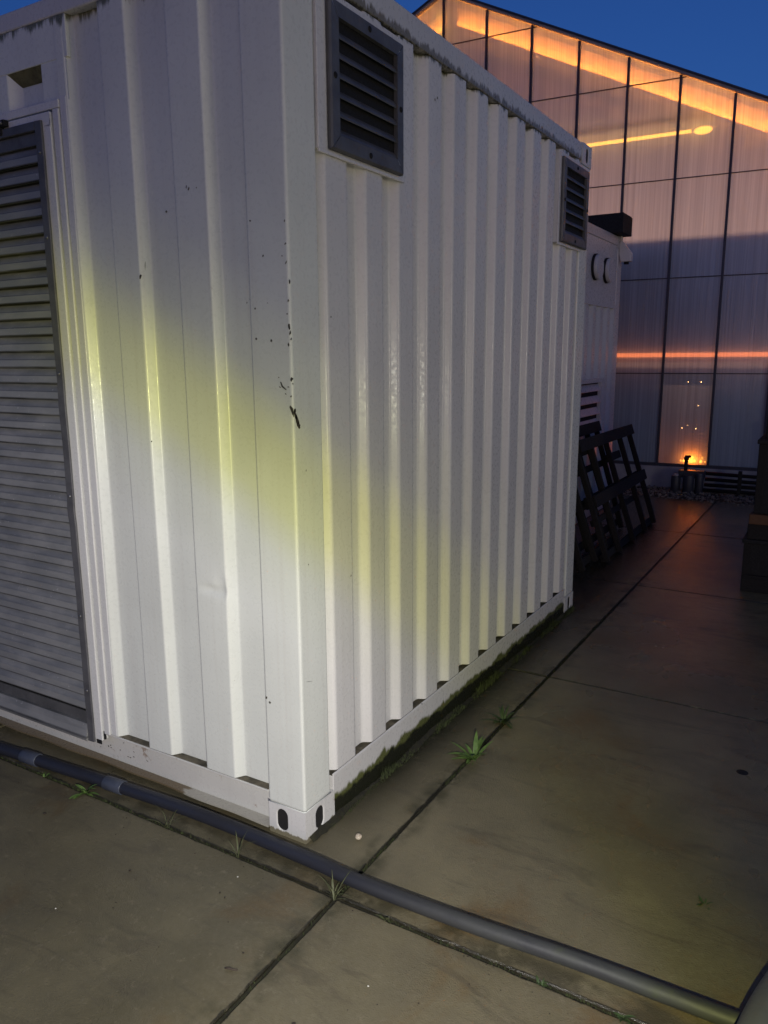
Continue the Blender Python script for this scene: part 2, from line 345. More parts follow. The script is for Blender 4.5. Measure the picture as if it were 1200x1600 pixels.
# front rails: C channel below, box above
mb = MB(); mb.box(-W+.162, -.162, .040, .046, .020, .150); mb.box(-W+.162, -.165, .002, .060, .150, .157)
mb.build('bottom_rail', M['frontrail'], c1, .002)
mb = MB()
n = 60
top = []; 
for i in range(n+1):
    x = -W+.162+(W-.327)*i/n; top.append((x, .001+.004*math.sin(x*5)+.003*math.sin(x*17+1)))
vs = []
for (x, y) in top: vs += [(x, y, .014), (x, y, .021), (x, .040, .021), (x, .040, .014)]
fs = [(4*i+j, 4*i+4+j, 4*i+4+(j+1) % 4, 4*i+(j+1) % 4) for i in range(n) for j in range(4)]
mb.add(vs, fs); mb.build('rail_flange', M['ledge'], c1)
mb = MB(); mb.box(-W+.162, -.162, .003, .05, 2.83, H-.003); mb.build('top_rail', M['toprail'], c1, .006)
mb = MB(); mb.box(-W+.162, -.162, L-.05, L-.003, 2.83, H-.003); mb.build('top_rail', M['toprail'], c1, .006); mb = MB(); mb.box(-W+.162, -.162, L-.05, L-.003, .004, .16); mb.build('end_rail', M['toprail'], c1, .006)
mb = MB(); mb.tube([(-PW-.001, .002, .118), (-.008, .002, .119), (-.002, .008, .119), (-.002, PD+.001, .118)], .0022, 8)
mb.build('weld_bead', M['post'], c1)
mb = MB(); mb.tube([(-.0015, .006, H-.118), (-.0015, PD, H-.118)], .0035, 8); mb.build('weld_bead', M['post'], c1)
# long side sheet
prof = [(.160, -.040), (.184, -.040), (.204, -.005)]
e0 = .334
for k in range(12):
    e = e0+.2275*k
    if k: prof += [(e-.134, -.040), (e-.114, -.005)]
    prof += [(e, -.005), (e+.026, -.040)]
prof[-1] = (min(prof[-1][0], 2.846), prof[-1][1]); prof[-2] = (2.815, -.005)
mb = MB(); sheet(mb, rounded(prof, .010), lambda u, d, z: (d, u, z), [.1835, .6, 1.2, 1.8, 2.4, 2.79]); side = mb.build('side_wall', M['side'], c1)
mb = MB(); sheet(mb, rounded(prof, .010), lambda u, d, z: (-W-d, u, z), [.1835, 2.79]); mb.build('side_wall', M['side'], c1)
# front sheet (end wall)
fp = [(-.160, .036), (-.270, .036), (-.315, .003)]
for k in range(3):
    e = -.461-.309*k
    if k: fp += [(e+.145, .003)]
    if k < 2: fp += [(e, .003), (e-.042, .036), (e-.118, .036), (e-.163, .003)]
fp = [(-.160, .037), (-.297, .037), (-.320, .003), (-.461, .003), (-.482, .037), (-.622, .037), (-.645, .003), (-.768, .003), (-.789, .037), (-.924, .037), (-.947, .003), (-.985, .003)]
zs = [.1605, .45, .70]+[.74+.012*i for i in range(24)]+[1.1, 1.5, 2.0, 2.5, 2.829]
def fdent(u, d, z):
    g = .010*math.exp(-((u+.385)/.055)**2-((z-.868)/.014)**2)+.006*math.exp(-((u+.34)/.02)**2-((z-.885)/.035)**2)
    return (u, d+g+.0015*math.sin(z*3.1+u*9), z)
fpd = rounded(fp, .0055); fpd2 = []
for a, b in zip(fpd[:-1], fpd[1:]):
    k = max(1, int(abs(b[0]-a[0])/.016)) if abs(b[1]-a[1]) < 1e-4 else 1
    fpd2 += [(a[0]+(b[0]-a[0])*i/k, a[1]+(b[1]-a[1])*i/k) for i in range(k)]
fpd2.append(fpd[-1])
mb = MB(); sheet(mb, fpd2, fdent, zs); fw = mb.build('front_wall', M['front'], c1)
# wall above the door: flat plate, troughs closed at the top
mb = MB(); mb.box(-W+.16, -.93, .004, .02, 2.695, 2.829); mb.build('header_plate', M['front'], c1, .002)
mb = MB(); hp = [(-.94, .006), (-1.079, .006), (-1.085, .040), (-1.232, .040), (-1.275, .006), (-1.40, .006), (-1.405, .040), (-1.54, .040), (-1.585, .006), (-1.71, .006), (-1.715, .04), (-1.85, .04), (-1.89, .006), (-W+.16, .006)]
sheet(mb, rounded(hp, .005), lambda u, d, z: (u, d, z), [2.56, 2.70]); hd = mb.build('header_wall', M['front'], c1)
for a, b in ((-1.079, -1.275), (-1.40, -1.585), (-1.71, -1.89)):
    mb = MB(); mb.add([(a, .0045, 2.70), (b-.01, .0045, 2.70), (b+.043, .0385, 2.652), (a-.006, .0385, 2.652)], [(0, 1, 2, 3)])
    mb.build('trough_cap', M['moss_ledge'], hd)
mb = MB()
pass
mb = MB(); mb.box(-W+.16, -.165, .047, .055, .16, 2.83); mb.build('end_wall_backing', M['dark'], c1); mb = MB(); mb.box(-W+.16, -.165, L-.06, L-.02, .16, 2.83); mb.build('end_wall_backing', M['dark'], c1)

# door with louvres
dr = MB(); dr.box(-2.14, -1.030, -.012, .02, 2.488, 2.532); dr.box(-1.082, -1.030, -.012, .02, .125, 2.488); dr.box(-2.14, -2.09, -.012, .02, .125, 2.488); dr.box(-2.09, -1.082, -.012, .02, .125, .150)
door = dr.build('door', M['door'], c1, .003)
mb = MB(); mb.box(-1.022, -.990, -.006, .02, .157, 2.538); mb.box(-.9865, -.952, .000, .02, .159, 2.575)
mb.box(-2.17, -.9885, -.0045, .02, 2.5395, 2.568)
mb.build('door_frame', M['door'], c1, .003)
mb = MB(); mb.box(-1.0295, -1.0225, -.004, .004, .13, .165); mb.box(-1.06, -1.032, -.016, -.012, .112, .128); mb.build('seal', M['black'], door)
X0, X1 = -2.06, -1.073; ZB, ZT = .114, 2.506
mb = MB()
xs = []
# thin bent flange around the panel, a bit wavy on the right edge
N_ = 70; vs = []
for i in range(N_+1):
    z = ZB+(ZT-ZB)*i/N_; wv = .001*math.sin(z*7)+.0008*math.sin(z*23)+(.004 if 1.05 < z < 1.12 else 0)+(.004*max(0, 1-abs(z-1.5)/.1))
    vs += [(X1+.004-wv*.6, -.022, z), (X1-.030-wv, -.024, z), (X1-.030-wv, -.004, z), (X1+.004-wv*.6, -.013, z)]
mb.add(vs, [(4*i+j, 4*i+4+j, 4*i+4+(j+1) % 4, 4*i+(j+1) % 4) for i in range(N_) for j in range(4)])
mb.box(X0, X1-.031, -.024, .0, ZT-.03, ZT); mb.box(X0, X1-.031, -.010, .0, ZT-.075, ZT-.031)
mb.box(X0, X0+.03, -.024, .0, ZB, ZT-.03)
lf = mb.build('louvre_frame', M['louvre_frame'], door, .002)
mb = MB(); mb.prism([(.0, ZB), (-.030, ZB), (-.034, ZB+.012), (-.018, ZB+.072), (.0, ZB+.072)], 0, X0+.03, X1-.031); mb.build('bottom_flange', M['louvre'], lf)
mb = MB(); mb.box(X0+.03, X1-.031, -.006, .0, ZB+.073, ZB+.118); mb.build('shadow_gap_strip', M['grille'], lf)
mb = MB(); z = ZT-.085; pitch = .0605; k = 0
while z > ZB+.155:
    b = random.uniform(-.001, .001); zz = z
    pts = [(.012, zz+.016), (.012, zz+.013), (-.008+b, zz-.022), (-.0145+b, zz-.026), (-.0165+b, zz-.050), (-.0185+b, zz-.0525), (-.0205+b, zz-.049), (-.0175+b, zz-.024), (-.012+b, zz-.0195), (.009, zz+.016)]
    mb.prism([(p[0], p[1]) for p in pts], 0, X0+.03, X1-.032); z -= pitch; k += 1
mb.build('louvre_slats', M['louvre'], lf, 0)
mb = MB(); mb.box(X0+.03, X1-.03, .014, .018, ZB, ZT); mb.build('louvre_backing', M['dark'], lf)
for z in (2.40, 2.11, 1.62, 1.15, .66, .34):
    mb = MB(); mb.ball((X1-.013, -.024, z), .006, 10, 6, (1, .6, 1)); mb.build('rivet', M['screw'], lf)
mb = MB(); mb.box(-1.34, -1.262, -.034, -.013, 2.512, 2.534); mb.tube([(-1.33, -.036, 2.5225), (-1.266, -.036, 2.5225)], .0035, 8); mb.box(-1.315, -1.29, -.030, -.013, 2.485, 2.512)
lt_ = mb.build('latch', M['black'], door, .001)
mb = MB()
for x in (-1.335, -1.272): mb.ball((x, -.036, 2.522), .006, 8, 6)
mb.tube([(-1.335, -.037, 2.5225), (-1.272, -.037, 2.5225)], .0022, 8); mb.build('latch_pin', M['screw'], lt_)

# two vents
def vent(y0, y1, z0, z1, px0, px1, plate0, plate1):
    mp = MB(); mp.box(-.036, -.0015, plate0, plate1, z0-.006, z1+.028); mp.box(-.0015, .0065, plate0, plate1, z0-.018, z0-.006)
    mp.box(-.0015, .004, plate0, y0-.004, z0-.006, z1+.02)
    pl = mp.build('vent_mounting_plate', M['side'], c1, .002)
    v = MB(); t = .046; xf = .020; xb = .0035
    def member(a, b, c, d):   # outer a-b, inner c-d  points (y,z); outer edge set back, a mitred picture frame
        vs = [(xb, *a), (xb, *b), (xf-.006, *b), (xf-.006, *a), (xf, *( (a[i]*.88+d[i]*.12) for i in (0, 1))), (xf, *((b[i]*.88+c[i]*.12) for i in (0, 1))), (xf, *c), (xf, *d), (xb, *c), (xb, *d)]
        v.add(vs, [(0, 1, 2, 3), (3, 2, 5, 4), (4, 5, 6, 7), (7, 6, 8, 9)])
    g = .0012
    A, B, C_, D = (y0, z0), (y1, z0), (y1, z1), (y0, z1); a, b, c_, d = (y0+t, z0+t), (y1-t, z0+t), (y1-t, z1-t), (y0+t, z1-t)
    member((A[0]+g, A[1]), (B[0]-g, B[1]), (b[0]-g, b[1]), (a[0]+g, a[1])); member((B[0], B[1]+g), (C_[0], C_[1]-g), (c_[0], c_[1]-g), (b[0], b[1]+g))
    member((C_[0]-g, C_[1]), (D[0]+g, D[1]), (d[0]+g, d[1]), (c_[0]-g, c_[1])); member((D[0], D[1]-g), (A[0], A[1]+g), (a[0], a[1]+g), (d[0], d[1]-g))
    vo = v.build('vent_grille', M['grille'], c1)
    nb = 6; zz0, zz1 = z0+t, z1-t; p = (zz1-zz0)/nb
    for k in range(nb):
        zc = zz0+p*(k+.15)
        mb = MB(); mb.prism([(.020, zc-.008), (.022, zc-.006), (-.012, zc+.034), (-.014, zc+.032)], 1, y0+t-.002, y1-t+.002) if False else None
        vs = []
        for y in (y0+t-.001, y1-t+.001):
            for (x, z) in ((.0155, zc-.010), (.0165, zc-.006), (.012, zc+.004), (-.016, zc+.036), (-.018, zc+.033), (.009, zc+.001)): vs.append((x, y, z))
        mb.add(vs, [tuple(range(6)), tuple(range(11, 5, -1))]+[(i, 6+i, 6+(i+1) % 6, (i+1) % 6) for i in range(6)])
        mb.build('vent_blade', M['grille'], vo)
    mb = MB(); mb.box(-.0012, .0005, y0+t-.01, y1-t+.01, z0+t-.01, z1-t+.01); mb.build('vent_backing', M['black'], vo)
    for (y, z) in (((y0+y1)/2, z0+t*.5), ((y0+y1)/2, z1-t*.5), (y0+t*.5, (z0+z1)/2), (y1-t*.5, (z0+z1)/2)):
        mb = MB(); mb.ball((xf, y, z), .010, 10, 6, (.5, 1, 1)); mb.build('screw', M['black'], vo)
    return vo
vent(.215, .672, 2.318, 2.752, 0, 0, .163, .70)
vent(2.46, 2.925, 2.300, 2.745, 0, 0, 2.43, 2.846)
# paint chips and scuffs
CHIPS_F = [(-0.001, 1.9, 0.008, 0.015), (-0.008, 1.844, 0.008, 0.008), (-0.014, 1.806, 0.007, 0.006), (-0.008, 1.768, 0.01, 0.019), (-0.004, 1.749, 0.007, 0.016), (-0.013, 1.714, 0.01, 0.015), (-0.002, 1.73, 0.007, 0.008), (-0.004, 1.609, 0.012, 0.015), (-0.0, 1.594, 0.007, 0.006), (-0.018, 1.584, 0.008, 0.004), (-0.055, 1.613, 0.005, 0.004), (-0.051, 1.583, 0.013, 0.006), (-0.029, 1.562, 0.01, 0.004), (-0.009, 1.554, 0.007, 0.008), (-0.006, 1.515, 0.01, 0.012), (-0.139, 1.732, 0.01, 0.008), (-0.08, 1.727, 0.01, 0.008), (-0.187, 1.861, 0.008, 0.018), (-0.201, 1.848, 0.005, 0.006), (-0.159, 1.846, 0.007, 0.006), (-0.14, 1.826, 0.008, 0.006), (-0.163, 1.784, 0.008, 0.006), (-0.09, 1.841, 0.005, 0.003), (-0.147, 2.087, 0.008, 0.007), (-0.159, 2.051, 0.008, 0.01), (-0.406, 2.214, 0.005, 0.012), (-0.396, 2.207, 0.006, 0.012), (-0.362, 2.207, 0.008, 0.006), (-0.536, 2.156, 0.009, 0.01), (-0.644, 1.95, 0.012, 0.019), (-0.634, 1.986, 0.003, 0.034), (-0.644, 1.383, 0.009, 0.007), (-0.155, 0.516, 0.009, 0.015), (-0.141, 0.5, 0.008, 0.012), (-0.101, 1.981, 0.007, 0.008), (-0.027, 1.976, 0.007, 0.006), (-0.013, 2.075, 0.005, 0.009), (-0.012, 2.011, 0.005, 0.011), (-0.013, 1.956, 0.005, 0.013)]
CHIPS_S = [(0.957, 2.65, 0.011, 0.009), (0.978, 2.66, 0.011, 0.011), (0.223, 1.805, 0.008, 0.008), (0.061, 1.316, 0.007, 0.009), (0.861, 0.177, 0.012, 0.006), (0.317, 0.897, 0.005, 0.008), (0.05, 0.59, 0.059, 0.002), (0.06, 1.0, .004, .006), (.012, 1.51, .012, .014), (.018, 1.49, .014, .02), (.026, 1.472, .010, .014), (.034, 1.462, .006, .007)]
def fdepth(x, P):
    P = sorted(P)
    if x > -.16 or x < P[0][0]: return -.0005
    for a, b in zip(P[:-1], P[1:]):
        if a[0] <= x <= b[0]: t = (x-a[0])/max(b[0]-a[0], 1e-6); return a[1]+(b[1]-a[1])*t
    return 0
mb = MB()
def chip(P3, du, dz, ax):
    k = 7; ring = []; rot = random.uniform(-.7, .2)
    for i in range(k):
        a = 2*math.pi*i/k; r = random.uniform(.22, .6); u = r*du*math.cos(a); v = r*dz*math.sin(a)
        u2 = u*math.cos(rot)-v*math.sin(rot); v2 = u*math.sin(rot)+v*math.cos(rot)
        q = [P3[0], P3[1], P3[2]+v2]; q[ax] += u2; ring.append(q)
    off = [0, 0, 0]; off[1-ax] = .0006*(1 if ax == 1 else -1)
    mb.add(ring+[[r[i]+off[i] for i in range(3)] for r in ring], [tuple(range(k)), tuple(range(2*k-1, k-1, -1))]+[(i, (i+1) % k, k+(i+1) % k, k+i) for i in range(k)])
for (x, z, a, b) in CHIPS_F:
    d = .0022 if x > -.163 else fdepth(x, fp)-.0004
    if abs(x+.187) < .03: d = .0366
    chip((x, d, z), a, b, 0)
for (y, z, a, b) in CHIPS_S:
    chip((-.0022 if y < .158 else (-.0043 if z > .3 else -.0028), y, z), a, b, 1)
for i in range(70):   # black speckle on the front bottom rail
    x = -1.62+random.random()*.42+(random.random()**3)*.6; z = .085+random.gauss(0, .014)-(x+1.4)*.02
    chip((x, .0395, z), random.uniform(.003, .014), random.uniform(.002, .008), 0)
for pts in ([(-.004, 1.520), (.0, 1.505), (.0, 1.49), (-.006, 1.50), (-.016, 1.522), (-.013, 1.528)], [(-.046, 1.600), (-.040, 1.588), (-.026, 1.577), (-.027, 1.574), (-.044, 1.584), (-.050, 1.600)]):
    mb.add([(x, .0022, z) for x, z in pts]+[(x, .0015, z) for x, z in pts], [tuple(range(6)), tuple(range(11, 5, -1))]+[(i, (i+1) % 6, 6+(i+1) % 6, 6+i) for i in range(6)])
pts = [(.006, 1.515), (.016, 1.502), (.030, 1.478), (.036, 1.455), (.030, 1.452), (.020, 1.462), (.012, 1.485), (.004, 1.505)]
mb.add([(-.0022, y, z) for y, z in pts]+[(-.0016, y, z) for y, z in pts], [tuple(range(8)), tuple(range(15, 7, -1))]+[(i, (i+1) % 8, 8+(i+1) % 8, 8+i) for i in range(8)])
mb.build('paint_chips', M['chip'], c1)

# ------------------------------------------------------------------ paving: ground, soil bed, concrete slabs
mb = MB(); mb.add([(-400, -400, -.06), (400, -400, -.06), (400, 400, -.06), (-400, 400, -.06)], [(0, 1, 2, 3)]); tag(mb.build('ground', M['ground']), kind='structure')
mb = MB(); mb.add([(-8, -6.3, -.010), (6.4, -6.3, -.010), (6.4, 8.40, -.010), (-8, 8.40, -.010)], [(0, 1, 2, 3)]); tag(mb.build('soil', M['soil']), kind='structure')
mb = MB(); JX = [.245+2*k for k in range(-4, 4)]; JY = [-.170-1.99*2, -.170-1.99, -.170, 1.820, 3.760, 5.73, 7.62]
for i in range(len(JX)-1):
    for j in range(len(JY)-1):
        g = .006 if j > 1 else .0075; dz = random.uniform(-.0012, .0012) if j != 1 else 0
        x0, x1, y0, y1 = JX[i]+g, JX[i+1]-g, JY[j]+g, JY[j+1]-g
        # edges a little ragged
        k = 40; ring = []
        for t in range(k): ring.append((x0+(x1-x0)*t/k, y0+random.uniform(-.002, .003)))
        for t in range(k): ring.append((x1+random.uniform(-.003, .002), y0+(y1-y0)*t/k))
        for t in range(k): ring.append((x1-(x1-x0)*t/k, y1+random.uniform(-.003, .002)))
        for t in range(k): ring.append((x0+random.uniform(-.002, .003), y1-(y1-y0)*t/k))
        m = len(ring); cx, cy = (x0+x1)/2, (y0+y1)/2; ins = .003
        inn = [(x+(ins if x < cx else -ins) if abs(x-cx) > .98*(x1-x0)/2-.004 else x, y+(ins if y < cy else -ins) if abs(y-cy) > .98*(y1-y0)/2-.004 else y) for x, y in ring]
        vs = [(x, y, -.03+dz) for x, y in ring]+[(x, y, -.005+dz) for x, y in ring]+[(x, y, dz) for x, y in inn]
        mb.add(vs, [(a, (a+1) % m, m+(a+1) % m, m+a) for a in range(m)]+[(m+a, m+(a+1) % m, 2*m+(a+1) % m, 2*m+a) for a in range(m)]+[tuple(range(2*m, 3*m))])
tag(mb.build('pavement', M['concrete']), kind='structure')

# ------------------------------------------------------------------ pipes on the ground
def smoothpath(pts, k=8):
    out = []; P = [Vector(p) for p in pts]; P = [P[0]*2-P[1]]+P+[P[-1]*2-P[-2]]
    for i in range(1, len(P)-2):
        for j in range(k):
            t = j/k; a, b, c, d = P[i-1], P[i], P[i+1], P[i+2]
            out.append(.5*((2*b)+(-a+c)*t+(2*a-5*b+4*c-d)*t*t+(-a+3*b-3*c+d)*t**3))
    out.append(P[-2]); return out
r = .0235
pa = smoothpath([(-2.9, -.20, r), (-2.1, -.175, r), (-1.525, -.150, r), (-1.141, -.122, r), (-.465, -.081, r), (.070, -.088, r), (.298, -.099, r), (.664, -.091, r), (.980, -.071, r), (1.20, -.066, r), (1.455, -.062, r)])
pr = empty('drain_pipe', (0, -.1, 0)); tag(pr, 'long dark blue-grey plastic pipe lying on the slabs in front of the container', 'pipe')
def off(mbx, o): mbx.v = [(x-o[0], y-o[1], z-o[2]) for x, y, z in mbx.v]; return mbx
rs_ = [r for p in pa]
for p, q in zip(pa, rs_): p.z = q
mb = MB(); mb.tube(pa, r, 28, True, rs_); off(mb, (0, -.1, 0)).build('pipe_run', M['pipe'], pr)
def near_at(x):
    for a, b in zip(pa[:-1], pa[1:]):
        if a.x <= x <= b.x: return a+(b-a)*((x-a.x)/(b.x-a.x))
for x0, x1 in ((-1.383, -1.290), (-.905, -.812)):
    a, b = near_at(x0), near_at(x1); d = (b-a).normalized()
    mb = MB(); mb.tube([a, a+d*.002, b-d*.003, b], .0275, 28, True, [.0265, .0275, .0275, .0265]); off(mb, (0, -.1, 0)).build('coupling', M['coupling'], pr)
mb = MB(); r2 = .052
pb = smoothpath([(1.39, -1.2, r2), (1.42, -.5, r2), (1.452, -.10, r2+.005), (1.555, .30, r2), (1.70, .75, r2), (1.92, 1.4, r2)])
mb.tube(pb, r2, 28); tag(mb.build('hose', M['pipe2']), 'thick grey hose crossing the bottom right corner beside the end of the dark pipe', 'hose')

# ------------------------------------------------------------------ weeds, grass, moss, small things on the ground
def leaf(mb, base, az, length, width, elev, droop=.9, n=7, twist=0):
    p = Vector(base); e = elev; pts = []
    for i in range(n+1):
        t = i/n; wd = width*math.sin(math.pi*min(1, .12+.88*t))**.8*(1 if t < .98 else .1); wd = max(wd, width*.08)
        d = Vector((math.cos(az)*math.cos(e), math.sin(az)*math.cos(e), math.sin(e))); sd = Vector((-math.sin(az), math.cos(az), twist*.4)).normalized()
        pts.append((p.copy(), sd, wd)); p = p+d*length/n; e -= droop/n
    vs = []
    for (q, sd, wd) in pts: vs += [q-sd*wd/2+Vector((0, 0, wd*.18)), q, q+sd*wd/2+Vector((0, 0, wd*.18))]
    mb.add(vs, [(3*i+a, 3*i+a+1, 3*i+4+a, 3*i+3+a) for i in range(n) for a in (0, 1)], True)
def rosette(name, loc, n, ln, wd, mat, label, group, elev=(.2, 1.1), stem=0):
    mb = MB()
    for i in range(n):
        leaf(mb, (random.uniform(-.006, .006), random.uniform(-.006, .006), 0), random.uniform(0, 6.28), ln*random.uniform(.4, 1.0), wd*random.uniform(.5, 1.), random.uniform(*elev), random.uniform(.5, 1.3))
    o = mb.build(name, mat); o.location = loc; tag(o, label, 'weed' if name != 'grass_tuft' else 'grass tuft', group)
    return o
rosette('weed', (.262, .830, -.006), 24, .155, .022, M['leaf'], 'bright green leafy weed in the slab joint, nearest beside the container side', 'weeds in the slab joints', (.15, 1.2))
rosette('weed', (.238, 1.215, -.006), 26, .13, .016, M['leafd'], 'dim green weed in the joint behind the bright one', 'weeds in the slab joints', (.1, 1.1))
rosette('weed', (-.945, -.172, -.006), 15, .085, .018, M['leaf'], 'small broad-leaved weed at the joint in front of the right pipe coupling', 'weeds in the slab joints', (.1, 1.3))
rosette('weed', (-1.20, -.172, -.006), 8, .045, .012, M['leaf'], 'tiny sprout in the joint between the two pipe couplings', 'weeds in the slab joints', (.1, 1.2))
rosette('weed', (.425, -.172, -.006), 6, .04, .009, M['grass'], 'tiny pale sprout in the joint in front of the pipe, right of the slab crossing', 'weeds in the slab joints', (.3, 1.2))
rosette('weed', (1.248, .382, -.004), 22, .035, .008, M['leafd'], 'dark flat weed alone on the right-hand slab', 'weeds in the slab joints', (.05, .9))
rosette('grass_tuft', (-.50, -.172, -.006), 9, .12, .0045, M['grass'], 'pale grass tuft against the pipe, left of the container corner, farther of two', 'grass tufts in the joint', (.8, 1.5))
rosette('grass_tuft', (-.165, -.170, -.006), 9, .12, .0050, M['grass'], 'pale grass tuft in the joint just in front of the container corner', 'grass tufts in the joint', (.7, 1.5))
rosette('grass_tuft', (.236, -.174, -.008), 13, .11, .0045, M['grass'], 'dry grass tuft growing where the slab joints cross', 'grass tufts in the joint', (.6, 1.5))
rosette('grass_tuft', (1.14, -.172, -.006), 16, .035, .009, M['leafd'], 'low green tuft in the joint below the right end of the pipe', 'grass tufts in the joint', (.1, 1.1))
rosette('grass_tuft', (.92, -.172, -.006), 16, .032, .008, M['leafd'], 'low mossy tuft in the joint under the dirty stretch of the pipe', 'grass tufts in the joint', (.1, 1.1))
# moss: countless short blades
mb = MB()
def blade(x, y, z, h, lean=.3):
    a = random.uniform(0, 6.28); w_ = random.uniform(.001, .003); dx, dy = math.cos(a)*w_, math.sin(a)*w_; lx, ly = random.uniform(-lean, lean)*h, random.uniform(-lean, lean)*h
    mb.add([(x-dx, y-dy, z), (x+dx, y+dy, z), (x+lx, y+ly, z+h)], [(0, 1, 2)])
for i in range(5200):
    y = random.uniform(.12, 3.0); k = .45+.55*math.sin(y*9.1)*math.sin(y*4.3+1)+.3*math.sin(y*27)
    if y < .5: k *= .3
    h = max(.002, .045*random.random()*max(k, .08)*(1+.4*math.sin(y*13)))
    blade(random.uniform(-.002, .012+.02*random.random()), y, .0, h)
for i in range(1200): blade(.245+random.gauss(0, .007), random.choice((random.uniform(-.15, .2), random.uniform(.6, 1.0), random.uniform(1.0, 3))), -.012, random.uniform(.006, .018))
for i in range(1500):
    x = random.choice((random.uniform(-1.3, -.7), random.uniform(-1.6, .0), random.uniform(.4, 1.3))); blade(x, -.170+random.gauss(0, .006), -.012, random.uniform(.006, .02))
for i in range(500): blade(.245+random.gauss(0, .006), random.uniform(-2, -.2), -.012, random.uniform(.004, .014))
for i in range(500): blade(random.uniform(-.6, 1.6), random.choice((1.82, 3.76))+random.gauss(0, .005), -.012, random.uniform(.004, .012))
tag(mb.build('moss', M['moss']), 'dark green moss along the container base and in the slab joints', 'moss', kind='stuff')
# soil wedge under side rail
mb = MB(); n = 120; vs = []
for i in range(n+1):
    y = .02+2.98*i/n; wv = .012+.008*math.sin(y*11)+random.uniform(-.003, .005); hh = .010+.007*math.sin(y*7+1)+random.uniform(0, .006)
    vs += [(-.0028, y, hh), (wv*.5, y, hh*.6), (wv, y, .0015)]
mb.add(vs, [(3*i+a, 3*i+3+a, 3*i+4+a, 3*i+1+a) for i in range(n) for a in (0, 1)], True); tag(mb.build('dirt', M['soil']), kind='structure')
# snail shell
mb = MB(); mb.ball((0, 0, .010), .0115, 16, 10, (1, 1, .85))
sp = [];
for i in range(40):
    a = i*.32; rr = .0105-.00022*i; sp.append((math.cos(a)*rr*.8, math.sin(a)*rr*.8, .0135+.00018*i))
mb.tube(sp, .003, 8, True, [.0045-.0001*i for i in range(40)])
o = mb.build('snail_shell', M['snail']); o.location = (.143, .116, .001); tag(o, 'small round pale snail shell on the slab beside the container corner', 'snail shell')
mb = MB(); mb.tube([(-.018, -.004, .004), (-.006, .001, .005), (.008, .004, .004), (.019, .009, .004)], .0032, 7, True, [.002, .0036, .0032, .0016])
o = mb.build('twig', M['twig']); o.location = (.16, -.568, 0); tag(o, 'short dark twig lying on the front slab, left of the long joint', 'twig')
for i, (x, y, r_, lb) in enumerate([(-.959, -.347, .007, 'dark crumb alone on the front slab near the left edge'), (-.421, -.413, .005, 'dark crumb in the middle of the front slab'), (-.087, -.343, .004, 'dark crumb on the slab nearest the container corner, paired with another'), (-.058, -.352, .004, 'dark crumb right of its twin near the container corner'), (.148, -.501, .004, 'dark crumb just above the short twig'), (.42, -.62, .006, 'oval dark crumb on the right front slab')]):
    mb = MB(); mb.ball((0, 0, .002), r_, 9, 6, (1, random.uniform(.5, .8), .45)); o = mb.build('dirt_crumb', M['brown_bit']); o.location = (x, y, .0005); o.rotation_euler[2] = random.uniform(0, 3); tag(o, lb, 'dirt crumb', 'dark crumbs on the front slabs')
for i, (x, y, lb) in enumerate([(-.478, -.656, 'white speck on the front slab at the left'), (-.09, -.255, 'white speck near the grass tuft before the container corner'), (.52, -.42, 'white speck on the right front slab')]):
    mb = MB(); mb.ball((0, 0, .001), .003, 8, 5, (1, .8, .5)); o = mb.build('pebble', M['white_bit']); o.location = (x, y, .0005); tag(o, lb, 'pebble', 'white pebbles on the slabs')
mb = MB()
for i in range(420):
    x, y = random.uniform(-1.8, 1.9), random.uniform(-1.2, 2.4)
    if i % 3 == 0: y = -.17+random.gauss(0, .05)
    elif i % 7 == 0: x = .245+random.gauss(0, .05)
    if x < .02 and y > -.05: continue
    mb.ball((x, y, .0008), random.uniform(.0008, .0026), 6, 4, (1, random.uniform(.5, 1), .6))
tag(mb.build('grit', M['brown_bit']), 'fine dark grit scattered over the slabs', 'grit', kind='stuff')
# lifting hole in the right slab, its dark inside drawn as a black disc
mb = MB(); k = 20; mb.add([(.021*math.cos(6.283*i/k), .021*math.sin(6.283*i/k), .0012) for i in range(k)]+[(.027*math.cos(6.283*i/k), .026*math.sin(6.283*i/k), .0003) for i in range(k)], [tuple(range(k))]+[(i, (i+1) % k, k+(i+1) % k, k+i) for i in range(k)])
o = mb.build('lifting_hole', M['black']); o.location = (1.253, 1.286, 0); tag(o, 'round lifting hole in the slab near the right edge, drawn as a black disc', 'lifting hole')

# ------------------------------------------------------------------ second container behind
c2 = tag(empty('shipping_container', (-.78, 3.86, 0)), 'dim white container behind the near one, with round caps on its side', 'shipping container')
L2 = 2.99
container_frame(c2, dict(casting=M['white2d'], post=M['white2'], toprail=M['white2d']), W, L2)
mb = MB(); mb.box(-.06, -.004, .178, L2-.178, .004, .17); mb.build('bottom_rail', M['white2d'], c2, .003)
mb = MB(); mb.box(-.05, -.002, .178, L2-.178, 2.80, H-.004); mb.build('top_rail', M['white2d'], c2, .004)
mb = MB(); mb.box(-.04, -.010, .16, L2-.16, 2.20, 2.80); mb.box(-.04, -.001, .16, L2-.16, 2.155, 2.20); mb.build('upper_panel', M['white2'], c2, .003)
pf = [(.16, -.04)]; y = .20
while y < 2.75: pf += [(y, -.04), (y+.045, -.006), (y+.14, -.006), (y+.185, -.04)]; y += .255
pf.append((L2-.16, -.04))
mb = MB(); sheet(mb, rounded(pf, .008, 3), lambda u, d, z: (d, u, z), [.17, 2.155]); mb.build('side_wall', M['white2'], c2)
mb = MB(); mb.box(-W+.1, -.1, .004, .03, .16, 2.83); mb.box(-W+.1, -.1, L2-.03, L2-.004, .16, 2.83); mb.box(-W+.004, -W+.03, .1, L2-.1, .16, 2.83); mb.build('end_wall', M['white2'], c2)
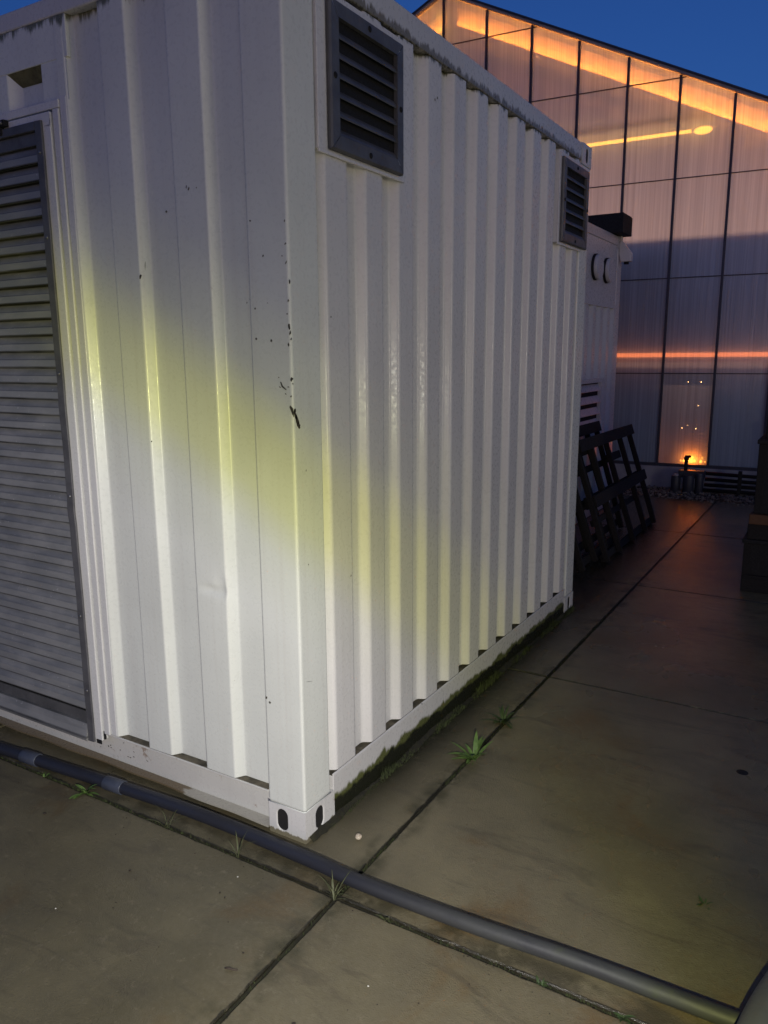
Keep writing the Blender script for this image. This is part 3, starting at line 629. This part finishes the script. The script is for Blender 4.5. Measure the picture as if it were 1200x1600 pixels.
for y in (2.03, 2.43):
    mb = MB(); mb.tube([(-.012, y, 2.515), (.045, y, 2.515)], .118, 40); o = mb.build('round_cap', M['white2'], c2, .004)
    mb = MB(); mb.tube([(-.0095, y-.012, 2.515), (.012, y-.012, 2.515)], .125, 40); mb.build('cap_shadow', M['black'], o)  # black disc set off-centre as the shadow crescent beside the cap
mb = MB(); mb.box(-.005, .03, 1.58, 1.62, 1.00, 1.40); mb.box(-.005, .03, 2.30, 2.345, .95, 1.40); mb.box(-.005, .035, 1.58, 2.40, 1.40, 1.44); vv = mb.build('vent_grille', M['white2'], c2)
for k in range(4):
    zc = .98+.118*k; mb = MB(); vs = []
    for y in (1.62, 2.30):
        for (x, z) in ((.028, zc-.02), (.030, zc-.016), (-.004, zc+.05), (-.006, zc+.046)): vs.append((x, y, z))
    mb.add(vs, [(0, 1, 2, 3), (7, 6, 5, 4)]+[(i, 4+i, 4+(i+1) % 4, (i+1) % 4) for i in range(4)]); mb.build('vent_blade', M['white2'], vv)
mb = MB(); mb.box(-.0065, -.0045, 1.62, 2.30, .93, 1.40); mb.build('vent_backing', M['black'], vv)
# outdoor lamp/camera at the corner
sc_ = tag(empty('security_camera', (-.78, 6.74, 2.74)), 'small white camera with a hood bolted to the far corner of the rear container', 'security camera')
mb = MB(); mb.prism([(.000, .10), (.03, .11), (.13, -.02), (.13, -.10), (.02, -.10), (.0, -.02)], 1, -.035, .035); mb.build('camera_body', M['white2'], sc_, .006)
mb = MB(); mb.tube([(.075, 0, -.085), (.075, 0, -.125)], .026, 16); mb.build('lens', M['black'], sc_)
mb = MB(); mb.box(.003, .02, -.012, .012, .10, .34); mb.build('bracket', M['white2'], sc_)
# black box on its roof
mb = MB(); mb.box(-1.7, -.685, 6.45, 6.82, 2.902, 3.088); mb.box(-1.69, -.69, 6.46, 6.81, 3.088, 3.096); tag(mb.build('roof_box', M['black'], None, .006), 'black box standing on the roof of the rear container', 'box')

# ------------------------------------------------------------------ leaning racks between the containers
def rack(loc, label, ln, ht, lean, verts, extra, rz=0):
    root = tag(empty('storage_rack', loc, rz), label, 'rack', 'dark racks leaning against the rear container')
    root.rotation_euler = (0, -lean, rz)
    for y in verts:
        mb = MB(); mb.bar((0, y, 0), (0, y, ht), .045, .036, (0, 1, 0)); mb.build('upright', M['wood_dark'], root, .003)
    for (y0, y1, z, h) in extra:
        mb = MB(); mb.box(-.052, -.025, y0, y1, z-h/2, z+h/2); mb.box(.023, .045, y0, y1, z-h/2, z+h/2) if h > .08 else None
        mb.build('crossbar', M['wood_dark'], root, .003)
    return root
rack((-.11, 6.03, .012), 'dark slatted rack leaning outermost, its open grid nearest the greenhouse', 1.6, 1.0, R(18.5), [-.02, -.40, -.88, -1.35, -1.75], [(-1.75, .02, .97, .10), (-.86, -.42, .78, .07), (-1.75, .02, .50, .10), (-1.75, -.4, .33, .05), (-1.75, .02, .03, .06)])
rack((-.34, 5.93, .012), 'dark rack with closed boards behind the outermost one', 1.6, 1.06, R(17), [-.3, -.62, -1.0, -1.4, -1.8], [(-1.8, -.28, 1.02, .10), (-1.8, -.28, .66, .06), (-1.8, -.28, .36, .06), (-1.8, -.28, .06, .06)])
rack((-.20, 4.95, .012), 'short dark rack leaning nearest the corner of the near container', 1.2, .92, R(19), [-.02, -.35, -.7, -1.05], [(-1.05, .0, .88, .07), (-1.05, .0, .46, .06), (-1.05, 0, .04, .06)])

# ------------------------------------------------------------------ dark stacked pallets and crates at the right edge
def pallet(loc, label, mat):
    root = tag(empty('pallet', loc), label, 'pallet', 'pallets in the dark stack at the right')
    for k in range(5):
        mb = MB(); mb.box(0, 1.2, k*.175, k*.175+.12, .10, .122); mb.build('deck_board', mat, root, .002)
    for k in range(3):
        mb = MB(); mb.box(0, 1.2, k*.355, k*.355+.11, .022, .10); mb.build('runner', mat, root, .002)
    mb = MB(); mb.box(0, 1.2, 0, .11, 0, .022); mb.build('base_board', mat, root, .002); mb = MB(); mb.box(0, 1.2, .70, .82, 0, .022); mb.build('base_board', mat, root, .002)
    return root
def crate(loc, sx, sy, sz, label):
    root = tag(empty('crate', loc), label, 'crate', 'dark crates in the stack at the right')
    mb = MB(); mb.box(.01, sx-.01, .01, sy-.01, 0, sz-.03); mb.build('crate_body', M['black'], root, .004)
    for (x, y) in ((0, 0), (sx-.05, 0), (0, sy-.05), (sx-.05, sy-.05)):
        mb = MB(); mb.box(x, x+.05, y, y+.05, .0, sz-.032); mb.build('corner_strip', M['wood_dark'], root, .003)
    mb = MB(); mb.box(-.012, sx+.012, -.012, sy+.012, sz-.03, sz); mb.build('crate_lid', M['black'], root, .005)
    return root
pallet((.925, 3.98, .002), 'dark pallet at the bottom of the stack by the right edge', M['wood_dark'])
crate((.925, 3.98, .126), 1.2, .83, .26, 'wide dark crate resting on the bottom pallet')
mb = MB(); mb.box(.945, 2.0, 3.96, 4.06, .50, .57); b_ = mb.build('timber_beam', M['wood_orange'], None, .004); tag(b_, 'orange-brown timber beam between the dark crates at the right edge', 'beam')
mb = MB(); mb.box(.955, 2.1, 4.07, 4.75, .388, .572); tag(mb.build('pallet_block', M['wood_dark'], None, .004), 'dark board stack carrying the upper crates behind the timber beam', 'boards')
mb = MB(); mb.box(.94, 2.1, 3.98, 4.06, .388, .498); tag(mb.build('plank', M['wood_dark'], None, .004), 'dark plank lying under the orange timber beam', 'plank')
crate((.968, 3.98, .574), 1.1, .75, .52, 'tall dark crate standing above the orange timber beam')
crate((1.0, 4.02, 1.096), 1.0, .65, .42, 'topmost dark crate of the stack at the right edge')

# ------------------------------------------------------------------ greenhouse
GY = R(2.953); gh = tag(empty('greenhouse', (0, 8.488, 0), GY), 'tall translucent greenhouse end wall glowing salmon inside above a blue-grey lower half', 'greenhouse')
P_ = .6125; UR = -6*P_; HALF = 10*P_; SL = .4725; ZR = 6.405
U0, U1 = UR-HALF, UR+HALF
roofz = lambda u: ZR-SL*abs(u-UR)
def pane_mat(name, trans, tcol):
    n = N(name); st = n.noise(1, 3, .6, sc=(55, 55, .5)); st2 = n.noise(1, 2, .5, sc=(14, 14, .3)); big = n.noise(1.2, 4, .6)
    col = n.mix(n.ramp(st, .35, .75), tcol, tuple(c*.72 for c in tcol)); col = n.mix(n.ramp(st2, .4, .7, 0, .4), col, tuple(c*.7 for c in tcol))
    dif = n.n('BsdfDiffuse'); n.put(dif.inputs[0], col); tr = n.n('BsdfTranslucent'); n.put(tr.inputs[0], col)
    m1 = n.n('MixShader'); m1.inputs[0].default_value = .52; n.t.links.new(dif.outputs[0], m1.inputs[1]); n.t.links.new(tr.outputs[0], m1.inputs[2])
    tp = n.n('BsdfTransparent'); m2 = n.n('MixShader'); m2.inputs[0].default_value = trans; n.t.links.new(m1.outputs[0], m2.inputs[1]); n.t.links.new(tp.outputs[0], m2.inputs[2])
    gl = n.n('BsdfGlossy'); gl.inputs['Roughness'].default_value = .25; gl.inputs[0].default_value = (.8, .85, 1, 1); n.put(gl.inputs['Normal'], n.bump(n.math('ADD', st, big), .25, .01))
    m3 = n.n('MixShader'); m3.inputs[0].default_value = .08; n.t.links.new(m2.outputs[0], m3.inputs[1]); n.t.links.new(gl.outputs[0], m3.inputs[2])
    return n.done(m3.outputs[0])
M['pane'] = pane_mat('frosted_pane', .36, (.46, .60, .74))
M['screen'] = simple('shade_screen_cloth', (.24, .30, .42), .9, scale=3, sv=(30, 30, .5), c2=(.16, .21, .32))
mb = MB(); mb.box(U0, U1, -.06, .10, -.06, .262); mb.build('plinth', M['plinth'], gh, .004)
mb = MB(); mb.box(U0, U1, -.035, .05, .262, .300); mb.build('sill', M['alu'], gh)
K = range(0, 21)
for k in K:
    u = U0+P_*k; zt = roofz(u)-.05
    mb = MB(); mb.box(u-.014, u+.014, -.030, .02, .300, zt); mb.build('mullion', M['alu'], gh)
for k in range(20):
    a, b = U0+P_*k+.0145, U0+P_*(k+1)-.0145
    mb = MB(); mb.add([(a, -.002, .301), (b, -.002, .301), (b, -.002, roofz(b)-.045), (a, -.002, roofz(a)-.045), (a, .004, .301), (b, .004, .301), (b, .004, roofz(b)-.045), (a, .004, roofz(a)-.045)],
           [(0, 1, 2, 3), (7, 6, 5, 4), (0, 4, 5, 1), (1, 5, 6, 2), (2, 6, 7, 3), (3, 7, 4, 0)]); mb.build('pane', M['pane'], gh)
for z in (1.439, 2.600, 3.756, 4.880, 5.75):
    hw = min(HALF, (ZR-z-.05)/SL)
    mb = MB(); mb.box(UR-hw, UR+hw, -.012, -.0025, z-.006, z+.006); mb.build('transom', M['alu'], gh)
for s in (-1, 1):
    e = UR+s*(HALF+.12); ze = ZR-SL*(HALF+.12)
    for (nm, v0, v1, d0, d1, mt) in (('roof_edge', -.06, .03, -.040, -.012, 'plinth'), ('roof_flashing', -.075, .05, -.010, .014, 'alu')):
        vs = []
        for v in (v0, v1):
            for (u, z) in ((UR, ZR+d0), (e, ze+d0), (e, ze+d1), (UR, ZR+d1)): vs.append((u, v, z))
        mb = MB(); mb.add(vs, [(0, 1, 2, 3), (7, 6, 5, 4), (0, 4, 5, 1), (1, 5, 6, 2), (2, 6, 7, 3), (3, 7, 4, 0)]); mb.build(nm, M[mt], gh)
    vs = [(UR, .05, ZR), (e, .05, ze), (e, 20, ze), (UR, 20, ZR)]; vs += [(x, y, z-.02) for x, y, z in vs]
    mb = MB(); mb.add(vs, [(0, 1, 2, 3), (7, 6, 5, 4), (0, 4, 5, 1), (1, 5, 6, 2), (2, 6, 7, 3), (3, 7, 4, 0)]); mb.build('roof', M['roofglass'], gh)
    x = UR+s*HALF; mb = MB(); mb.box(min(x, x+s*.02), max(x, x+s*.02), .05, 20, 0, roofz(x)-.03); mb.build('side_wall', M['roofglass'], gh)
mb = MB(); mb.box(U0, U1, 19.95, 20, 0, 3.4); mb.build('back_wall', M['roofglass'], gh)
# inner screens close behind the panes: lower part, with a slot and one torn-open bay
SV = .16
def scr(a, b, z0, z1, nm='shade_screen'):
    mb = MB(); mb.box(a, b, SV, SV+.004, z0, z1); return mb.build(nm, M['screen'], gh)
scr(U0+.05, U1-.05, 1.70, 3.02)
scr(U0+.05, -P_-.01, .262, 1.63); scr(.01, U1-.05, .262, 1.63); scr(-P_-.01, .01, 1.46, 1.63)
for a in (-P_+.006, .006):  # added baffles that keep the floor lamp's glow inside its bay
    mb = MB(); mb.box(a-.006, a+.006, .006, SV-.001, .301, 1.31); mb.build('light_baffle', M['screen'], gh)
mb = MB(); mb.box(-P_+.013, -.001, .006, SV-.001, 1.44, 1.452); mb.build('light_baffle', M['screen'], gh)
# an inner screen deep behind, picked out by the grow lights
M['inner'] = simple('inner_screen', (.30, .27, .27), .9, scale=2)
hz = roofz(U0+.1)-.2; vs = [(U0+.1, 2.4, 0), (U1-.1, 2.4, 0), (U1-.1, 2.4, hz), (UR, 2.4, ZR-.2), (U0+.1, 2.4, hz)]; vs += [(x, y+.01, z) for x, y, z in vs]
mb = MB(); mb.add(vs, [(0, 1, 2, 3, 4), (9, 8, 7, 6, 5)]+[(i, 5+i, 5+(i+1) % 5, (i+1) % 5) for i in range(5)]); mb.build('inner_screen', M['inner'], gh)
M['white_lin'] = simple('white_lining', (.75, .72, .66), .8, scale=5)
Gm = Matrix.Translation((0, 8.488, 0)) @ Matrix.Rotation(GY, 4, 'Z')
def garea(name, p, dirv, sx, sy, power, col, xdir):
    l = bpy.data.lights.new(name, 'AREA'); l.shape = 'RECTANGLE'; l.size = sx; l.size_y = sy; l.energy = power; l.color = col
    o = bpy.data.objects.new(name, l); COL.objects.link(o)
    z = -Vector(dirv).normalized(); x = (Vector(xdir)-z*Vector(xdir).dot(z)).normalized(); y = z.cross(x)
    o.matrix_world = Gm @ (Matrix.Translation(p) @ Matrix((x, y, z)).transposed().to_4x4()); return o
SOD = (1., .40, .20)
garea('grow_light', (UR, 1.5, 2.70), (0, -1, .6), 11.6, .55, 290, SOD, (1, 0, 0))
# lining strips under both roof slopes, with added hidden lights making the bright bands
for s in (-1, 1):
    a, b = UR+s*.08, UR+s*(HALF-.1); w0, w1 = .07, .29
    mb = MB(); V = .26
    vs = [(a, V, roofz(a)-w0), (b, V, roofz(b)-w0), (b, V, roofz(b)-w1), (a, V, roofz(a)-w1)]; vs += [(x, y+.01, z) for x, y, z in vs]
    mb.add(vs, [(0, 1, 2, 3), (7, 6, 5, 4), (0, 4, 5, 1), (1, 5, 6, 2), (2, 6, 7, 3), (3, 7, 4, 0)]); mb.build('gable_lining', M['white_lin'], gh)
    mid = ((a+b)/2, V-.09, (roofz(a)+roofz(b))/2-w1-.015); dx = Vector((1, 0, -SL*s)).normalized()
    dd = Vector((0, .75, 1)); dd = dd-dx*dd.dot(dx)
    garea('gable_fill_light', mid, dd, abs(b-a)/dx.x, .03, 110, (1., .25, .02), dx)
def tube_lamp(p0, p1, r, mat, label, cat='lamp', name='tube_lamp', group='glowing tubes inside the greenhouse'):
    a, b = Gm @ Vector(p0), Gm @ Vector(p1); o = empty(name, a); tag(o, label, cat, group)
    mb = MB(); mb.tube([Vector((0, 0, 0)), b-a], r, 14); mb.build('glowing_tube', mat, o)
    mb = MB(); d = (b-a).normalized()
    mb.tube([-d*.02, d*.004], r*1.2, 14); mb.tube([b-a-d*.004, b-a+d*.02], r*1.2, 14); mb.build('end_cap', M['alu'], o)
    return o
M['g_hot'] = glow('lamp_hot', (1., .36, .03), 14.); M['g_mid'] = glow('slot_glow', (1., .21, .055), 4.8); M['g_white'] = glow('bulb_white', (1., .55, .22), 40.); M['g_fl'] = glow('flame_bright', (1., .36, .04), 22.)
tube_lamp((-6.5, .12, 4.262), (-.47, .12, 4.305), .020, M['g_hot'], 'thin bright orange tube high behind the panes, ending at a round lamp')
tube_lamp((U0+.2, .045, 1.665), (U1-.2, .045, 1.668), .027, M['g_mid'], 'long salmon tube added as the glow of the slot low across the blue panes')  # glowing tube added in place of the light through the screen slot
tube_lamp((UR-.045, .10, 5.2), (UR-.045, .10, 6.22), .022, M['g_hot'], 'short upright orange tube beside the mullion under the ridge')
lp = tag(empty('grow_lamp', Gm @ Vector((-.345, .13, 4.30))), 'oval orange lamp head at the right end of the high tube', 'lamp')
mb = MB(); mb.ball((0, 0, 0), .05, 20, 12, (2.1, .8, .9)); mb.build('lamp_bulb', M['g_hot'], lp)
mb = MB(); mb.box(-.08, .08, .045, .07, -.03, .05); mb.build('lamp_housing', M['alu'], lp)
# fire-coloured lamp low in one bay
fl = tag(empty('floor_lamp', Gm @ Vector((-.20, .10, .30))), 'fierce orange floor lamp glowing low behind one greenhouse pane', 'lamp')
mb = MB()
for (u, z, r_) in ((-.10, .030, .016), (-.02, .028, .022), (.0, .075, .012), (.03, .035, .013), (.105, .04, .012), (.115, .075, .008), (.15, .03, .007), (-.14, .03, .008), (.10, .02, .012)):
    mb.ball((u, 0, z), r_, 8, 6, (1.2, .6, 1.2))
mb.build('lamp_bulb', M['g_fl'], fl)
mb = MB(); mb.box(-.2, .2, -.03, .06, -.02, .012); mb.build('lamp_base', M['black'], fl)
pl = bpy.data.lights.new('floor_lamp_light', 'POINT'); pl.energy = 9; pl.color = (1., .15, .008); pl.shadow_soft_size = .03
po = bpy.data.objects.new('floor_lamp_light', pl); COL.objects.link(po); po.location = Gm @ Vector((-.20, .085, .37))
bulb0 = None
for i, (u, z, r_, lb) in enumerate([(-.275, 1.335, .005, 'left bulb of the top pair'), (-.12, 1.335, .007, 'right bulb of the top pair'), (-.27, 1.045, .003, 'faint left bulb of the middle pair'), (-.135, 1.045, .0055, 'right bulb of the middle pair'), (-.31, .76, .0055, 'lowest left bulb above the orange lamp'), (-.245, .795, .004, 'middle bulb above the orange lamp'), (-.145, .755, .006, 'lowest right bulb above the orange lamp')]):
    mb = MB(); mb.ball((0, 0, 0), r_, 10, 8); mb.ball((0, .008, .0), r_*.6, 8, 6); o = mb.build('small_bulb', M['g_white']); o.location = Gm @ Vector((u+(u-1.6)*.05, .53, z+(z-1.68)*.05)); tag(o, 'tiny white glowing '+lb, 'bulb', 'tiny bulbs behind one greenhouse pane')

# ------------------------------------------------------------------ gravel strip, valve and pipe stack at the greenhouse foot
mb = MB()
for i in range(5200):
    x = random.uniform(-4.5, 3.2); y = random.uniform(7.58, 8.36); s_ = random.uniform(.008, .026); q = random.uniform(0, 3.14); z0 = random.uniform(-.012, .018)
    if y < 7.66 and random.random() < .6: y -= random.random()*.12; z0 = .004
    vs = []
    for (a, b, c) in ((1, 0, 0), (-1, 0, 0), (0, 1, 0), (0, -1, 0), (0, 0, 1), (0, 0, -1)):
        k = s_*random.uniform(.6, 1.1); vx = Vector((a*k, b*k*.8, c*k*.6)); vx.rotate(Matrix.Rotation(q, 3, 'Z')); vs.append((x+vx.x, y+vx.y, z0+vx.z))
    mb.add(vs, [(0, 2, 4), (2, 1, 4), (1, 3, 4), (3, 0, 4), (2, 0, 5), (1, 2, 5), (3, 1, 5), (0, 3, 5)])
tag(mb.build('gravel', M['gravel']), 'loose gravel strip along the foot of the greenhouse', 'gravel', kind='stuff')
vl = tag(empty('valve_assembly', (-.20, 8.12, 0)), 'dark valve block with an upright capped pipe before the glowing pane', 'valve')
mb = MB(); mb.tube([(0, 0, .24), (0, 0, .40)], .022, 14); mb.tube([(0, 0, .40), (0, 0, .43)], .030, 14); mb.build('standpipe', M['black'], vl)
mb = MB(); mb.box(-.018, .05, -.02, .02, .43, .455); mb.build('valve_handle', M['black'], vl, .004)
mb = MB(); mb.tube([(-.10, -.04, .0), (-.10, -.04, .20)], .055, 18); mb.tube([(.05, -.05, .0), (.05, -.05, .22)], .065, 18); mb.box(-.08, .22, -.03, .08, .18, .27); mb.tube([(.17, -.02, 0), (.17, -.02, .25)], .05, 18); mb.build('valve_body', M['pipe_dark'], vl, .004)
mb = MB(); mb.tube([(-.10, -.05, .20), (-.10, -.05, .225)], .03, 14); mb.build('valve_cap', M['plinth'], vl)
for i, (y, z, z2, lb) in enumerate([(8.22, .235, .215, 'topmost'), (8.20, .165, .15, 'second from the top'), (8.16, .10, .10, 'third from the top'), (8.10, .045, .045, 'lowest')]):
    mb = MB(); mb.tube([(.0, 0, 0), (1.0, .04, z2-z), (2.2, .09, (z2-z)*2)], .022, 12); o = mb.build('irrigation_pipe', M['black']); o.location = (.02, y, z); tag(o, 'dark pipe at the greenhouse foot, '+lb+' of four beside the valve', 'pipe', 'dark pipes at the greenhouse foot')
mb = MB(); mb.box(-.02, .02, -.03, .03, -.0, .30); o = mb.build('pipe_support', M['black'], None, .003); o.location = (.42, 8.12, 0); tag(o, 'short dark post holding up the pipes right of the valve block', 'post')
